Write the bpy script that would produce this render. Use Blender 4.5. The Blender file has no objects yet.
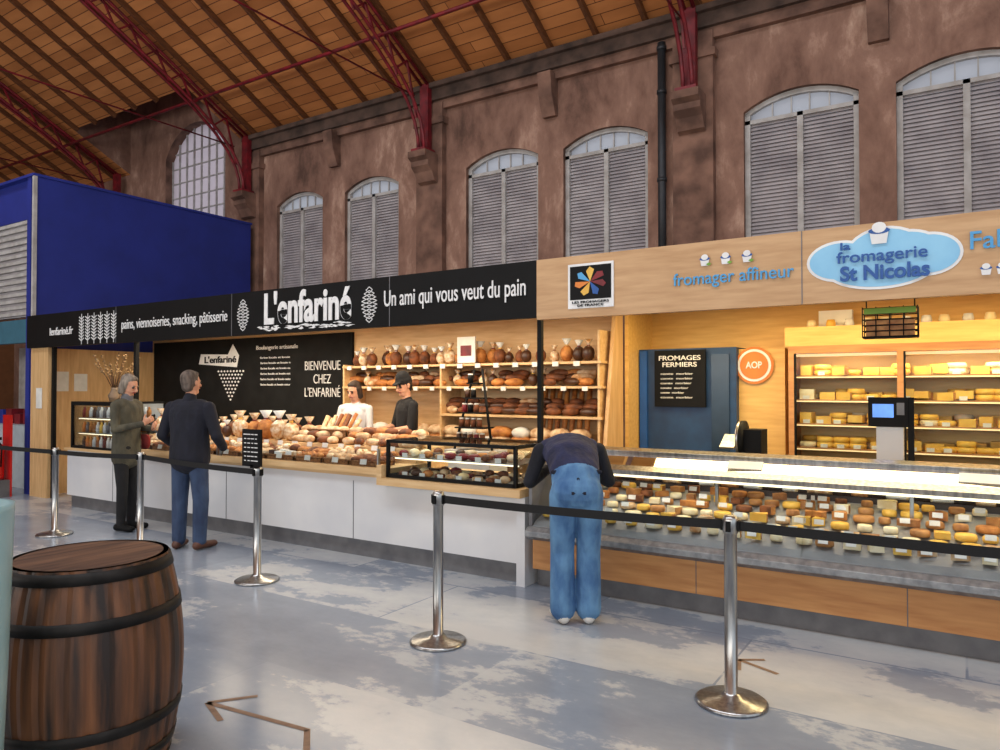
import bpy, math, random
import numpy as np
from mathutils import Vector, Matrix
random.seed(7); rnd=random.random
def U(a,b): return a+(b-a)*rnd()
def lin(c):
    c=c/255.0
    return c/12.92 if c<=0.04045 else ((c+0.055)/1.055)**2.4
def C(r,g,b): return (lin(r),lin(g),lin(b),1)
# ---------------------------------------------------------------- materials
def M(name,col,rough=.6,metal=0,col2=None,scale=6,stretch=(1,1,1),bump=0,emis=0,detail=4,lo=.35,hi=.65,spec=.5,bdist=.01):
    m=bpy.data.materials.new(name); m.use_nodes=True
    nt=m.node_tree; b=nt.nodes['Principled BSDF']
    b.inputs['Base Color'].default_value=col; b.inputs['Roughness'].default_value=rough
    b.inputs['Metallic'].default_value=metal; b.inputs['Specular IOR Level'].default_value=spec
    if emis: b.inputs['Emission Color'].default_value=col; b.inputs['Emission Strength'].default_value=emis
    if col2 is None: col2=tuple(c*.82 for c in col[:3])+(1,)
    tc=nt.nodes.new('ShaderNodeTexCoord'); mp=nt.nodes.new('ShaderNodeMapping'); mp.inputs['Scale'].default_value=stretch
    n=nt.nodes.new('ShaderNodeTexNoise'); n.inputs['Scale'].default_value=scale; n.inputs['Detail'].default_value=detail
    nt.links.new(tc.outputs['Object'],mp.inputs['Vector']); nt.links.new(mp.outputs['Vector'],n.inputs['Vector'])
    r=nt.nodes.new('ShaderNodeValToRGB'); r.color_ramp.elements[0].position=lo; r.color_ramp.elements[1].position=hi
    r.color_ramp.elements[0].color=col2; r.color_ramp.elements[1].color=col
    nt.links.new(n.outputs['Fac'],r.inputs['Fac']); nt.links.new(r.outputs['Color'],b.inputs['Base Color'])
    if bump:
        bp=nt.nodes.new('ShaderNodeBump'); bp.inputs['Strength'].default_value=bump; bp.inputs['Distance'].default_value=bdist
        nt.links.new(n.outputs['Fac'],bp.inputs['Height']); nt.links.new(bp.outputs['Normal'],b.inputs['Normal'])
    return m
def glass_mat(name,tint=(.93,.96,.97,1),k=.05,ior=1.25):
    m=bpy.data.materials.new(name); m.use_nodes=True; nt=m.node_tree; nt.nodes.clear()
    o=nt.nodes.new('ShaderNodeOutputMaterial'); mx=nt.nodes.new('ShaderNodeMixShader')
    t=nt.nodes.new('ShaderNodeBsdfTransparent'); t.inputs['Color'].default_value=tint
    g=nt.nodes.new('ShaderNodeBsdfGlossy'); g.inputs['Roughness'].default_value=.03
    f=nt.nodes.new('ShaderNodeFresnel'); f.inputs['IOR'].default_value=ior
    ma=nt.nodes.new('ShaderNodeMath'); ma.operation='MAXIMUM'; ma.inputs[1].default_value=k*.4
    nt.links.new(f.outputs[0],ma.inputs[0]); nt.links.new(ma.outputs[0],mx.inputs[0])
    nt.links.new(t.outputs[0],mx.inputs[1]); nt.links.new(g.outputs[0],mx.inputs[2]); nt.links.new(mx.outputs[0],o.inputs[0])
    return m
def wood_mat(name,c1,c2,axis='X',rough=.45,scale=3):
    st={'X':(1,9,9),'Y':(9,1,9),'Z':(9,9,1)}[axis]
    return M(name,c1,rough,col2=c2,scale=scale,stretch=st,bump=.08,detail=6,lo=.3,hi=.7)
def planks_mat(name,c1,c2,cm,bw,rh,rough=.6):
    m=M(name,c1,rough); nt=m.node_tree; b=nt.nodes['Principled BSDF']
    tc=nt.nodes.new('ShaderNodeTexCoord'); mp=nt.nodes.new('ShaderNodeMapping')
    br=nt.nodes.new('ShaderNodeTexBrick'); br.inputs['Scale'].default_value=1
    br.inputs['Brick Width'].default_value=bw; br.inputs['Row Height'].default_value=rh
    br.inputs['Mortar Size'].default_value=.006; br.inputs['Color1'].default_value=c1; br.inputs['Color2'].default_value=c2; br.inputs['Mortar'].default_value=cm
    nt.links.new(tc.outputs['Object'],mp.inputs['Vector']); nt.links.new(mp.outputs[0],br.inputs['Vector'])
    n=nt.nodes.new('ShaderNodeTexNoise'); n.inputs['Scale'].default_value=1.2; n.inputs['Detail'].default_value=5
    mp2=nt.nodes.new('ShaderNodeMapping'); mp2.inputs['Scale'].default_value=(1,4,1); nt.links.new(tc.outputs['Object'],mp2.inputs[0]); nt.links.new(mp2.outputs[0],n.inputs['Vector'])
    mx=nt.nodes.new('ShaderNodeMixRGB'); mx.blend_type='MULTIPLY'; mx.inputs[0].default_value=.5
    r=nt.nodes.new('ShaderNodeValToRGB'); r.color_ramp.elements[0].position=.3; r.color_ramp.elements[1].position=.65; r.color_ramp.elements[0].color=(.6,.55,.5,1); r.color_ramp.elements[1].color=(1,1,1,1)
    nt.links.new(n.outputs['Fac'],r.inputs[0]); nt.links.new(br.outputs['Color'],mx.inputs[1]); nt.links.new(r.outputs[0],mx.inputs[2]); nt.links.new(mx.outputs[0],b.inputs['Base Color'])
    return m
def floor_mat():
    m=M('floor_epoxy',C(140,148,158),.3); nt=m.node_tree; b=nt.nodes['Principled BSDF']
    tc=nt.nodes.new('ShaderNodeTexCoord')
    br=nt.nodes.new('ShaderNodeTexBrick'); br.inputs['Scale'].default_value=1; br.inputs['Brick Width'].default_value=2.3; br.inputs['Row Height'].default_value=.95
    br.inputs['Mortar Size'].default_value=.008; br.inputs['Mortar Smooth'].default_value=.3; br.inputs['Color1'].default_value=(0,0,0,1); br.inputs['Color2'].default_value=(1,1,1,1); br.inputs['Mortar'].default_value=(.1,.1,.1,1)
    nt.links.new(tc.outputs['Object'],br.inputs['Vector'])
    mp=nt.nodes.new('ShaderNodeMapping'); mp.inputs['Scale'].default_value=(.8,1.25,1); nt.links.new(tc.outputs['Object'],mp.inputs[0])
    n=nt.nodes.new('ShaderNodeTexNoise'); n.inputs['Scale'].default_value=.75; n.inputs['Detail'].default_value=13; n.inputs['Roughness'].default_value=.62
    nt.links.new(mp.outputs[0],n.inputs['Vector'])
    n2=nt.nodes.new('ShaderNodeTexNoise'); n2.inputs['Scale'].default_value=14; n2.inputs['Detail'].default_value=8; n2.inputs['Roughness'].default_value=.7; nt.links.new(mp.outputs[0],n2.inputs['Vector'])
    ad=nt.nodes.new('ShaderNodeMath'); ad.operation='MULTIPLY_ADD'; ad.inputs[1].default_value=.15
    nt.links.new(br.outputs['Color'],ad.inputs[0]); nt.links.new(n.outputs['Fac'],ad.inputs[2])
    ad2=nt.nodes.new('ShaderNodeMath'); ad2.operation='MULTIPLY_ADD'; ad2.inputs[1].default_value=.14
    nt.links.new(n2.outputs['Fac'],ad2.inputs[0]); nt.links.new(ad.outputs[0],ad2.inputs[2])
    r=nt.nodes.new('ShaderNodeValToRGB'); e=r.color_ramp.elements
    e[0].position=.45; e[0].color=C(118,128,144); e[1].position=.80; e[1].color=C(192,194,194)
    x=e.new(.635); x.color=C(136,146,160); x=e.new(.665); x.color=C(176,180,184)
    nt.links.new(ad2.outputs[0],r.inputs[0]); nt.links.new(r.outputs[0],b.inputs['Base Color'])
    rr=nt.nodes.new('ShaderNodeMapRange'); rr.inputs[3].default_value=.12; rr.inputs[4].default_value=.34; nt.links.new(n.outputs['Fac'],rr.inputs[0]); nt.links.new(rr.outputs[0],b.inputs['Roughness'])
    return m
def wall_mat():
    m=M('aged_plaster',C(150,112,96),.9,bump=0); nt=m.node_tree; b=nt.nodes['Principled BSDF']
    tc=nt.nodes.new('ShaderNodeTexCoord')
    n=nt.nodes.new('ShaderNodeTexNoise'); n.inputs['Scale'].default_value=1.1; n.inputs['Detail'].default_value=9; n.inputs['Roughness'].default_value=.68; n.inputs['Distortion'].default_value=.2
    mp=nt.nodes.new('ShaderNodeMapping'); mp.inputs['Scale'].default_value=(1.5,1,.75); nt.links.new(tc.outputs['Object'],mp.inputs[0]); nt.links.new(mp.outputs[0],n.inputs['Vector'])
    r=nt.nodes.new('ShaderNodeValToRGB'); e=r.color_ramp.elements
    e[0].position=.3; e[0].color=C(84,60,50); e[1].position=.74; e[1].color=C(206,178,158)
    x=e.new(.44); x.color=C(124,92,78); x=e.new(.57); x.color=C(146,112,96); x=e.new(.64); x.color=C(172,138,120)
    nt.links.new(n.outputs['Fac'],r.inputs[0]); nt.links.new(r.outputs[0],b.inputs['Base Color'])
    bp=nt.nodes.new('ShaderNodeBump'); bp.inputs['Strength'].default_value=.4; bp.inputs['Distance'].default_value=.03; nt.links.new(n.outputs['Fac'],bp.inputs['Height']); nt.links.new(bp.outputs[0],b.inputs['Normal'])
    return m
FLOOR=floor_mat(); PLASTER=wall_mat()
STONE=M('sandstone',C(138,104,88),.9,col2=C(88,64,54),scale=3,bump=.4,bdist=.02)
DSTONE=M('cornice_stone',C(96,76,66),.9,col2=C(56,44,38),scale=3,bump=.4,bdist=.02)
ROOF=planks_mat('roof_planks',C(208,138,80),C(172,108,58),C(90,50,26),4.2,.16)
RAFT=wood_mat('rafter_wood',C(112,70,42),C(80,48,28),'Y')
RED=M('red_iron',C(132,24,36),.5,col2=C(90,16,26),scale=8)
STEEL=M('brushed_steel',C(190,190,188),.28,1,col2=C(150,150,150),scale=40,stretch=(1,1,.1))
STEELD=M('satin_steel',C(150,152,154),.4,.7,col2=C(120,122,126),scale=20)
BLUE=M('blue_paint',C(32,48,138),.55,col2=C(26,42,124),scale=2)
NAVYD=M('navy_panel',C(28,66,108),.5,col2=C(22,52,90))
WHITE=M('white_laminate',C(222,222,222),.4,col2=C(206,208,212),scale=1.5)
WTXT=M('white_vinyl',C(240,240,238),.6,col2=C(225,225,225)); 
BLACK=M('black_laminate',C(14,14,15),.6,col2=C(10,10,11),spec=.2)
CHALK=M('chalkboard',C(26,26,26),.8,col2=C(18,18,18),scale=5,spec=.2)
BELT=M('black_webbing',C(14,14,15),.8,col2=C(9,9,10),scale=60)
PINE=wood_mat('pine_plywood',C(226,192,142),C(204,164,112),'X')
PINEZ=wood_mat('pine_plywood_vertical',C(222,184,132),C(200,158,106),'Z')
OAK=wood_mat('oak_fascia',C(206,166,122),C(184,142,98),'X')
OAKO=wood_mat('orange_wood',C(198,144,88),C(172,116,66),'X')
GREY=M('kick_grey',C(118,118,120),.45,.2,col2=C(98,98,102))
WFRAME=M('window_frame_paint',C(186,184,182),.6,col2=C(160,156,152))
SLAT=M('louvre_slats',C(186,180,182),.6,col2=C(158,152,156),scale=3)
DPIPE=M('drainpipe_zinc',C(60,62,66),.5,.5)
GLASS=glass_mat('case_glass'); FGLASS=glass_mat('fridge_glass',k=.02,ior=1.12)
def transl(name,col,mixd=.3):
    m=bpy.data.materials.new(name); m.use_nodes=True; nt=m.node_tree; nt.nodes.clear()
    o=nt.nodes.new('ShaderNodeOutputMaterial'); t=nt.nodes.new('ShaderNodeBsdfTranslucent'); t.inputs['Color'].default_value=col
    d=nt.nodes.new('ShaderNodeBsdfDiffuse'); d.inputs['Color'].default_value=col; mx=nt.nodes.new('ShaderNodeMixShader'); mx.inputs[0].default_value=mixd
    nt.links.new(t.outputs[0],mx.inputs[1]); nt.links.new(d.outputs[0],mx.inputs[2]); nt.links.new(mx.outputs[0],o.inputs[0]); return m
FROST=transl('frosted_glass',(.58,.58,.62,1)); FROST2=transl('old_frosted_glass',(.60,.50,.54,1),.4)
CR1=M('bread_golden',C(200,134,66),.65,col2=C(140,78,32),scale=14,bump=.3)
CR2=M('bread_dark',C(134,76,38),.7,col2=C(76,40,20),scale=14,bump=.3)
CR3=M('bread_floured',C(224,200,164),.8,col2=C(166,118,72),scale=12,bump=.3)
CH1=M('cheese_yellow',C(238,196,92),.5,col2=C(224,170,64),scale=8)
CH2=M('cheese_cream',C(240,228,196),.5,col2=C(222,200,150),scale=10)
CH3=M('cheese_rind',C(190,136,78),.6,col2=C(144,92,48),scale=14)
CH4=M('cheese_orange',C(226,130,50),.5)
PAPER=M('paper_tag',C(232,232,226),.7); CELLO=M('cellophane',C(232,216,188),.2,.1,col2=C(180,130,74),scale=22,bump=.5)
CHOC=M('chocolate',C(70,40,24),.4)
LAMP=M('lamp_diffuser',(1,.85,.58,1),.5,emis=2.0)
FLAMP=M('fridge_strip',(1,.72,.34,1),.5,emis=.8,col2=(.9,.66,.3,1))
SCREEN=M('lit_screen',C(90,140,220),.3,emis=1.2,col2=C(30,60,140),scale=8)
# ---------------------------------------------------------------- mesh builder
class MB:
    def __init__(s): s.v=[];s.f=[];s.m=[];s.sm=[];s.mats=[]
    def mi(s,m):
        if m not in s.mats: s.mats.append(m)
        return s.mats.index(m)
    def add(s,vs,fs,m,smooth=False):
        o=len(s.v); s.v+= [tuple(p) for p in vs]; k=s.mi(m)
        for f in fs: s.f.append(tuple(i+o for i in f)); s.m.append(k); s.sm.append(smooth)
    def box(s,x0,x1,y0,y1,z0,z1,m):
        vs=[(x,y,z) for x in(x0,x1) for y in(y0,y1) for z in(z0,z1)]
        s.add(vs,[(0,1,3,2),(4,6,7,5),(0,4,5,1),(2,3,7,6),(0,2,6,4),(1,5,7,3)],m)
    def obox(s,c,sz,rz,m,tilt=0):
        R=Matrix.Rotation(rz,3,'Z')@Matrix.Rotation(tilt,3,'X'); c=Vector(c)
        vs=[c+R@Vector((x*sz[0]/2,y*sz[1]/2,z*sz[2]/2)) for x in(-1,1) for y in(-1,1) for z in(-1,1)]
        s.add(vs,[(0,1,3,2),(4,6,7,5),(0,4,5,1),(2,3,7,6),(0,2,6,4),(1,5,7,3)],m)
    def prism(s,poly,x0,x1,m):
        n=len(poly); vs=[(x0,y,z) for y,z in poly]+[(x1,y,z) for y,z in poly]
        s.add(vs,[tuple(range(n))[::-1],tuple(range(n,2*n))]+[(i,(i+1)%n,n+(i+1)%n,n+i) for i in range(n)],m)
    def beam(s,a,b,w,h,m):
        a=Vector(a);b=Vector(b);d=(b-a).normalized(); up=Vector((0,0,1)) if abs(d.z)<.95 else Vector((0,1,0))
        sx=d.cross(up).normalized(); sy=sx.cross(d).normalized(); vs=[]
        for p in(a,b):
            for i,j in((-1,-1),(1,-1),(1,1),(-1,1)): vs.append(p+sx*i*w/2+sy*j*h/2)
        s.add(vs,[(0,1,2,3),(7,6,5,4),(0,4,5,1),(1,5,6,2),(2,6,7,3),(3,7,4,0)],m)
    def tube(s,pts,r,m,seg=8):
        pts=[Vector(p) for p in pts]; n=len(pts); vs=[]; fs=[]
        for i,p in enumerate(pts):
            d=(pts[min(i+1,n-1)]-pts[max(i-1,0)]).normalized(); up=Vector((0,0,1)) if abs(d.z)<.95 else Vector((0,1,0))
            a=d.cross(up).normalized(); b=a.cross(d)
            rr=r[i] if isinstance(r,(list,tuple)) else r
            for k in range(seg): t=2*math.pi*k/seg; vs.append(p+a*math.cos(t)*rr+b*math.sin(t)*rr)
        for i in range(n-1):
            for k in range(seg): fs.append((i*seg+k,i*seg+(k+1)%seg,(i+1)*seg+(k+1)%seg,(i+1)*seg+k))
        fs.append(tuple(range(seg))[::-1]); fs.append(tuple(range((n-1)*seg,n*seg))); s.add(vs,fs,m,True)
    def lathe(s,prof,c,m,seg=32,smooth=True):
        vs=[];fs=[];n=len(prof)
        for r,z in prof:
            for k in range(seg): t=2*math.pi*k/seg; vs.append((c[0]+r*math.cos(t),c[1]+r*math.sin(t),c[2]+z))
        for i in range(n-1):
            for k in range(seg): fs.append((i*seg+k,i*seg+(k+1)%seg,(i+1)*seg+(k+1)%seg,(i+1)*seg+k))
        if prof[0][0]>.0005: fs.append(tuple(range(seg))[::-1])
        if prof[-1][0]>.0005: fs.append(tuple(range((n-1)*seg,n*seg)))
        s.add(vs,fs,m,smooth)
    def blob(s,c,r,rz,m,seg=12,rings=7,tilt=0,jit=.04,sq=1.0):
        R=Matrix.Rotation(rz,3,'Z')@Matrix.Rotation(tilt,3,'X'); vs=[];fs=[]; c=Vector(c)
        for i in range(rings+1):
            ph=-math.pi/2+math.pi*i/rings
            for k in range(seg):
                t=2*math.pi*k/seg; cp=max(0,math.cos(ph))**sq; j=1+U(-jit,jit)
                vs.append(c+R@Vector((r[0]*cp*math.cos(t)*j,r[1]*cp*math.sin(t)*j,r[2]*math.sin(ph)*j)))
        for i in range(rings):
            for k in range(seg): fs.append((i*seg+k,i*seg+(k+1)%seg,(i+1)*seg+(k+1)%seg,(i+1)*seg+k))
        s.add(vs,fs,m,True)
    def wedge(s,c,r,h,rz,m,ang=.7,mr=None):
        c=Vector(c); n=5; vs=[c,c+Vector((0,0,h))]
        for i in range(n+1):
            a=rz-ang/2+ang*i/n; vs+= [c+Vector((r*math.cos(a),r*math.sin(a),0)),c+Vector((r*math.cos(a),r*math.sin(a),h))]
        s.add(vs,[(0,2,3,1),(0,1,2*n+3,2*n+2)]+[(1,3+2*i,5+2*i) for i in range(n)]+[(0,4+2*i,2+2*i) for i in range(n)],m)
        s.add(vs[2:],[(2*i,2*i+2,2*i+3,2*i+1) for i in range(n)],mr or m)
    def obj(s,name,parent=None,bevel=0):
        me=bpy.data.meshes.new(name); me.from_pydata(s.v,[],s.f)
        for m in s.mats: me.materials.append(m)
        me.polygons.foreach_set('material_index',s.m); me.polygons.foreach_set('use_smooth',s.sm); me.update()
        o=bpy.data.objects.new(name,me); bpy.context.collection.objects.link(o)
        if parent: o.parent=parent
        if bevel:
            b=o.modifiers.new('bevel','BEVEL'); b.width=bevel; b.segments=2; b.limit_method='ANGLE'
        return o
def text(s,x0,x1,zc,h,y,mat,parent,bold=0,name='lettering',shear=0):
    cu=bpy.data.curves.new(name,'FONT'); cu.body=s; cu.size=1; cu.extrude=.004; cu.offset=bold; cu.shear=shear; cu.align_x='CENTER'; cu.align_y='CENTER'
    cu.materials.append(mat); o=bpy.data.objects.new(name,cu); bpy.context.collection.objects.link(o)
    bpy.context.view_layer.update(); d=o.dimensions
    o.scale=((x1-x0)/max(d.x,.01),h/max(d.y,.01),1); o.rotation_euler=(math.pi/2,0,0); o.location=((x0+x1)/2,y,zc); o.parent=parent; return o
# ---------------------------------------------------------------- shell
b=MB(); b.box(-24,9,-14,10,-.1,0,FLOOR); b.obj('floor')
WY=9.5; WT=6.6; SL=.52
def zr(y): return WT+SL*(WY-y)
wins=[(-10.66,1.26),(-8.82,1.28),(-6.08,1.34),(-4.32,1.32),(-1.69,1.34),(.06,1.38),(2.9,1.3),(4.6,1.3)]
ZS,ZSP,ZT=3.48,5.16,5.35
b=MB()
def arch2(xc,w,zs,zt,n=12):
    R=((w/2)**2+(zt-zs)**2)/(2*(zt-zs)); return [(xc-w/2+w*i/n, zt-R+math.sqrt(R*R-(w*i/n-w/2)**2)) for i in range(n+1)]
big=(-13.95,2.1,4.2,6.7,7.35)
def wallq(x0,x1,z0,z1): b.add([(x0,WY,z0),(x1,WY,z0),(x1,WY,z1),(x0,WY,z1)],[(0,1,2,3)],PLASTER)
def opening(xc,w,zb,zs,zt,top):
    A=arch2(xc,w,zs,zt); wallq(xc-w/2,xc+w/2,0,zb)
    for i in range(len(A)-1):
        (xa,za),(xb,zb2)=A[i],A[i+1]
        b.add([(xa,WY,za),(xb,WY,zb2),(xb,WY,top),(xa,WY,top)],[(0,1,2,3)],PLASTER)
        b.add([(xa,WY,za),(xb,WY,zb2),(xb,WY+.35,zb2),(xa,WY+.35,za)],[(0,3,2,1)],STONE)
    for x in(xc-w/2,xc+w/2): b.add([(x,WY,zb),(x,WY,zs),(x,WY+.35,zs),(x,WY+.35,zb)],[(0,1,2,3)],STONE)
    b.add([(xc-w/2,WY,zb),(xc+w/2,WY,zb),(xc+w/2,WY+.35,zb),(xc-w/2,WY+.35,zb)],[(0,1,2,3)],STONE)
opening(big[0],big[1],big[2],big[3],big[4],8.6); wallq(-24,big[0]-big[1]/2,0,8.6); xs=big[0]+big[1]/2
wallq(xs,-12.0,0,8.6); xs=-12.0
for xc,w in wins:
    wallq(xs,xc-w/2,0,6.7); opening(xc,w,ZS,ZSP,ZT,6.7); xs=xc+w/2
wallq(xs,9,0,6.7)
b.obj('wall_back')
TX=(-16.6,-11.95,-7.42,-2.99,1.45,6.0)
b=MB()
b.box(-12.1,9,WY-.16,WY,6.34,6.62,DSTONE); b.box(-12.1,9,WY-.09,WY,6.2,6.34,STONE); b.box(-12.1,9,WY-.24,WY-.0,6.52,6.6,DSTONE)
for px in TX[1:]:
    b.box(px-.27,px+.27,WY-.12,WY,0,6.3,STONE); b.box(px-.31,px+.31,WY-.16,WY,5.95,6.05,STONE)
for px in(-9.68,-5.18,-.80,3.75):
    b.prism([(WY-.24,6.28),(WY,6.28),(WY,5.66),(WY-.08,5.66),(WY-.2,5.95)],px-.11,px+.11,STONE)
b.obj('trim_cornice')
for i,(xc,w) in enumerate(wins):
    b=MB(); A=arch2(xc,w,ZSP,ZT); y=WY+.10
    for k in range(len(A)-1):
        b.beam((A[k][0],y,A[k][1]-.03),(A[k+1][0],y,A[k+1][1]-.03),.06,.06,WFRAME)
        b.add([(A[k][0],y+.05,ZSP-.35),(A[k+1][0],y+.05,ZSP-.35),(A[k+1][0],y+.05,A[k+1][1]),(A[k][0],y+.05,A[k][1])],[(0,1,2,3)],FROST)
    b.box(xc-w/2-.08,xc+w/2+.08,WY-.06,WY,ZS-.08,ZS,STONE)
    zf=ZSP-.10
    for x in(xc-w/2+.03,xc+w/2-.03,xc): b.box(x-.035,x+.035,y-.03,y+.04,ZS,(zf if x==xc else ZSP),WFRAME)
    for dx in(-.25,-.08,.08,.25): b.box(xc+dx*w-.008,xc+dx*w+.008,y+.0,y+.03,zf,ZT-.03-.2*abs(dx)*abs(dx)*3,WFRAME)
    b.box(xc-w/2,xc+w/2,y-.03,y+.04,zf-.05,zf,WFRAME); b.box(xc-w/2,xc+w/2,y-.03,y+.04,ZS,ZS+.07,WFRAME)
    b.box(xc-w/2,xc+w/2,y+.09,y+.11,ZS,zf-.02,SLAT)
    nz=30
    for k in range(nz):
        z=ZS+.09+(zf-ZS-.15)*k/(nz-1)
        for x0,x1 in((xc-w/2+.06,xc-.035),(xc+.035,xc+w/2-.06)):
            b.add([(x0,y+.0,z-.022),(x1,y+.0,z-.022),(x1,y+.03,z+.027),(x0,y+.03,z+.027)],[(0,1,2,3)],SLAT)
    b.obj('window_%d'%(i+1))
b=MB(); xc,w,zb,zs,zt=big; A=arch2(xc,w,zs,zt); y=WY+.2
for k in range(len(A)-1): b.add([(A[k][0],y,zb),(A[k+1][0],y,zb),(A[k+1][0],y,A[k+1][1]),(A[k][0],y,A[k][1])],[(0,1,2,3)],FROST2)
for k in range(9):
    x=xc-w/2+w*k/8; R=((w/2)**2+(zt-zs)**2)/(2*(zt-zs)); zz=zt-R+math.sqrt(R*R-(x-xc)**2); b.box(x-.012,x+.012,y-.04,y,zb,zz,WFRAME)
for k in range(9):
    z=zb+.33*k; b.box(xc-w/2,xc+w/2,y-.03,y,z-.012,z+.012,WFRAME)
b.obj('window_9')
def strip(bb,y0,y1,x0,x1,m,dz=0):
    bb.add([(x0,y0,zr(y0)+dz),(x1,y0,zr(y0)+dz),(x1,y1,zr(y1)+dz),(x0,y1,zr(y1)+dz)],[(0,1,2,3)],m)
b=MB()
HX0,HX1,HY=-16.4,-12.3,8.2
strip(b,1.2,HY,-24,9,ROOF); strip(b,HY,9.75,-24,HX0,ROOF); strip(b,HY,9.75,HX1,9,ROOF)
b.add([(-24,-1.2,zr(1.2)),(9,-1.2,zr(1.2)),(9,-14,zr(1.2)-SL*12.8),(-24,-14,zr(1.2)-SL*12.8)],[(0,1,2,3)],ROOF)
zz=8.7
b.add([(HX0,HY,zr(HY)),(HX0,9.5,6.6),(HX0,9.5,zz),(HX0,HY,zz)],[(0,1,2,3)],PLASTER)
b.add([(HX1,HY,zr(HY)),(HX1,9.5,6.6),(HX1,9.5,zz),(HX1,HY,zz)],[(0,1,2,3)],PLASTER)
b.add([(HX0,HY,zr(HY)),(HX1,HY,zr(HY)),(HX1,HY,zz),(HX0,HY,zz)],[(0,1,2,3)],ROOF)
b.add([(HX0,HY,zz),(HX1,HY,zz),(HX1,9.5,zz),(HX0,9.5,zz)],[(0,1,2,3)],ROOF)
x=-23.6
while x<9:
    y1=9.6 if not(HX0<x<HX1) else HY
    b.beam((x,1.2,zr(1.2)-.05),(x,y1,zr(y1)-.05),.06,.09,RAFT); x+=.74
b.beam((-24,5.2,zr(5.2)-.16),(9,5.2,zr(5.2)-.16),.12,.16,RAFT)
b.obj('ceiling')
b=MB(); b.add([(-22,-14,0),(-22,9.5,0),(-22,9.5,6.6),(-22,0,11.5),(-22,-14,6)],[(0,1,2,3,4)],M('gable_boards',C(130,84,50),.8)); b.obj('wall_left')
for px in TX:
    b=MB(); b.prism([(WY-.12,5.45),(WY-.45,5.45),(WY-.45,5.35),(WY-.37,5.30),(WY-.37,5.22),(WY-.28,5.14),(WY-.2,5.0),(WY-.12,4.97)],px-.18,px+.18,STONE)
    b.obj('stone_corbel')
    b=MB()
    DP=.46
    for dx in(-.06,.06):
        top=[(px+dx,y,zr(y)-.14) for y in(9.3,8,6,4,1.2)]
        b.tube(top,.028,RED,6)
        low=[]
        for y in(9.16,9.08,8.9,8.6,8.2,7.7,7,6,5,4,1.2):
            drop={9.16:-.62,9.08:-.42,8.9:-.24,8.6:-.11,8.2:-.04}.get(y,0); low.append((px+dx,y,zr(y)-DP+drop))
        b.tube([(px+dx,9.18,5.45)]+low,.028,RED,6)
    b.box(px-.085,px+.085,9.24,9.34,5.45,6.6,RED)
    b.box(px-.14,px+.14,9.08,9.36,5.45,5.5,RED)
    ys=[9.05-.24*k for k in range(33)]
    for k in range(len(ys)-1):
        ya,yb=ys[k],ys[k+1]; dr={0:-.4,1:-.25,2:-.12}.get(k,0)
        pa=(px,ya,zr(ya)-(.14 if k%2 else DP-dr)); pb=(px,yb,zr(yb)-(DP if k%2 else .14))
        b.beam(pa,pb,.03,.03,RED)
    b.tube([(px,9.0,6.32),(px,-1,6.32)],.014,RED,6)
    b.obj('roof_truss')
b=MB(); b.tube([(-22,8.2,6.98),(9,8.2,6.98)],.028,RED,8); b.obj('roof_tie_tube')
b=MB(); X=-3.42
b.tube([(X,WY-.1,2.6),(X,WY-.1,6.3)],.055,DPIPE,12)
for z in(3.2,4.4,5.6,6.2): b.tube([(X,WY-.1,z),(X,WY-.1,z+.05)],.068,DPIPE,12)
b.obj('drainpipe')
# ---------------------------------------------------------------- blue kiosk
b=MB()
b.box(-16,-11.87,5.46,9.25,4.6,4.80,BLUE); b.box(-11.86,-11.76,5.36,9.25,0,4.8,BLUE); b.box(-16,-11.99,5.4,5.5,4.2,4.8,BLUE)
b.box(-11.79,-11.74,5.31,5.36,2.66,4.80,WFRAME); b.box(-16,-11.74,5.3,9.27,4.801,4.84,BLUE)
b.box(-16,-12.0,5.42,5.5,2.7,4.2,SLAT)
z=2.72
while z<4.15: b.box(-16,-11.985,5.36,5.44,z,z+.05,WFRAME); z+=.1
b.box(-11.98,-11.865,5.33,5.45,0,4.8,BLUE)
b.box(-16,-12.0,5.40,5.5,2.3,2.66,M('teal_sign',C(60,110,130),.5))
b.box(-16,-12.0,7.0,7.1,0,2.4,WFRAME); b.box(-15,-12.6,5.6,6.4,0,1.0,M('kiosk_counter',C(180,190,196),.5))
for k in range(8): b.box(-14+.3*k,-13.8+.3*k,5.8,6.0,1.0,1.0+U(.15,.4),random.choice([RED,BLUE,CH1,WHITE]))
b.obj('blue_kiosk')
EXR=M('extinguisher_red',C(200,26,26),.3)
b=MB(); c=(-11.95,4.95,0)
b.lathe([(.001,.25),(.085,.26),(.09,.3),(.09,.68),(.07,.76),(.03,.8),(.03,.84),(.001,.85)],c,EXR,20)
b.box(c[0]-.03,c[0]+.1,c[1]-.02,c[1]+.02,.84,.88,BLACK); b.tube([(c[0]+.03,c[1],.82),(c[0]+.14,c[1],.75),(c[0]+.12,c[1],.45)],.012,BLACK)
b.box(c[0]-.12,c[0]+.12,c[1]-.12,c[1]+.12,0,.25,GREY); b.box(c[0]-.12,c[0]+.12,c[1]+.12,c[1]+.15,0,1.2,EXR)
b.obj('fire_extinguisher')
b=MB(); c=(-12.6,5.0,0); 
for k in range(24):
    a=2*math.pi*k/24;a2=2*math.pi*(k+1)/24
    b.beam((c[0]+.16*math.cos(a),c[1],1.3+.16*math.sin(a)),(c[0]+.16*math.cos(a2),c[1],1.3+.16*math.sin(a2)),.05,.05,BLUE)
b.tube([(c[0],c[1]+.03,0),(c[0],c[1]+.03,1.5)],.03,STEELD); b.box(c[0]-.2,c[0]+.2,c[1]-.15,c[1]+.2,0,.04,STEELD); b.box(c[0]-.12,c[0]+.12,c[1],c[1]+.02,1.55,1.85,M('blue_notice',C(60,130,200),.5))
b.obj('hand_sanitizer_stand')
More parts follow.
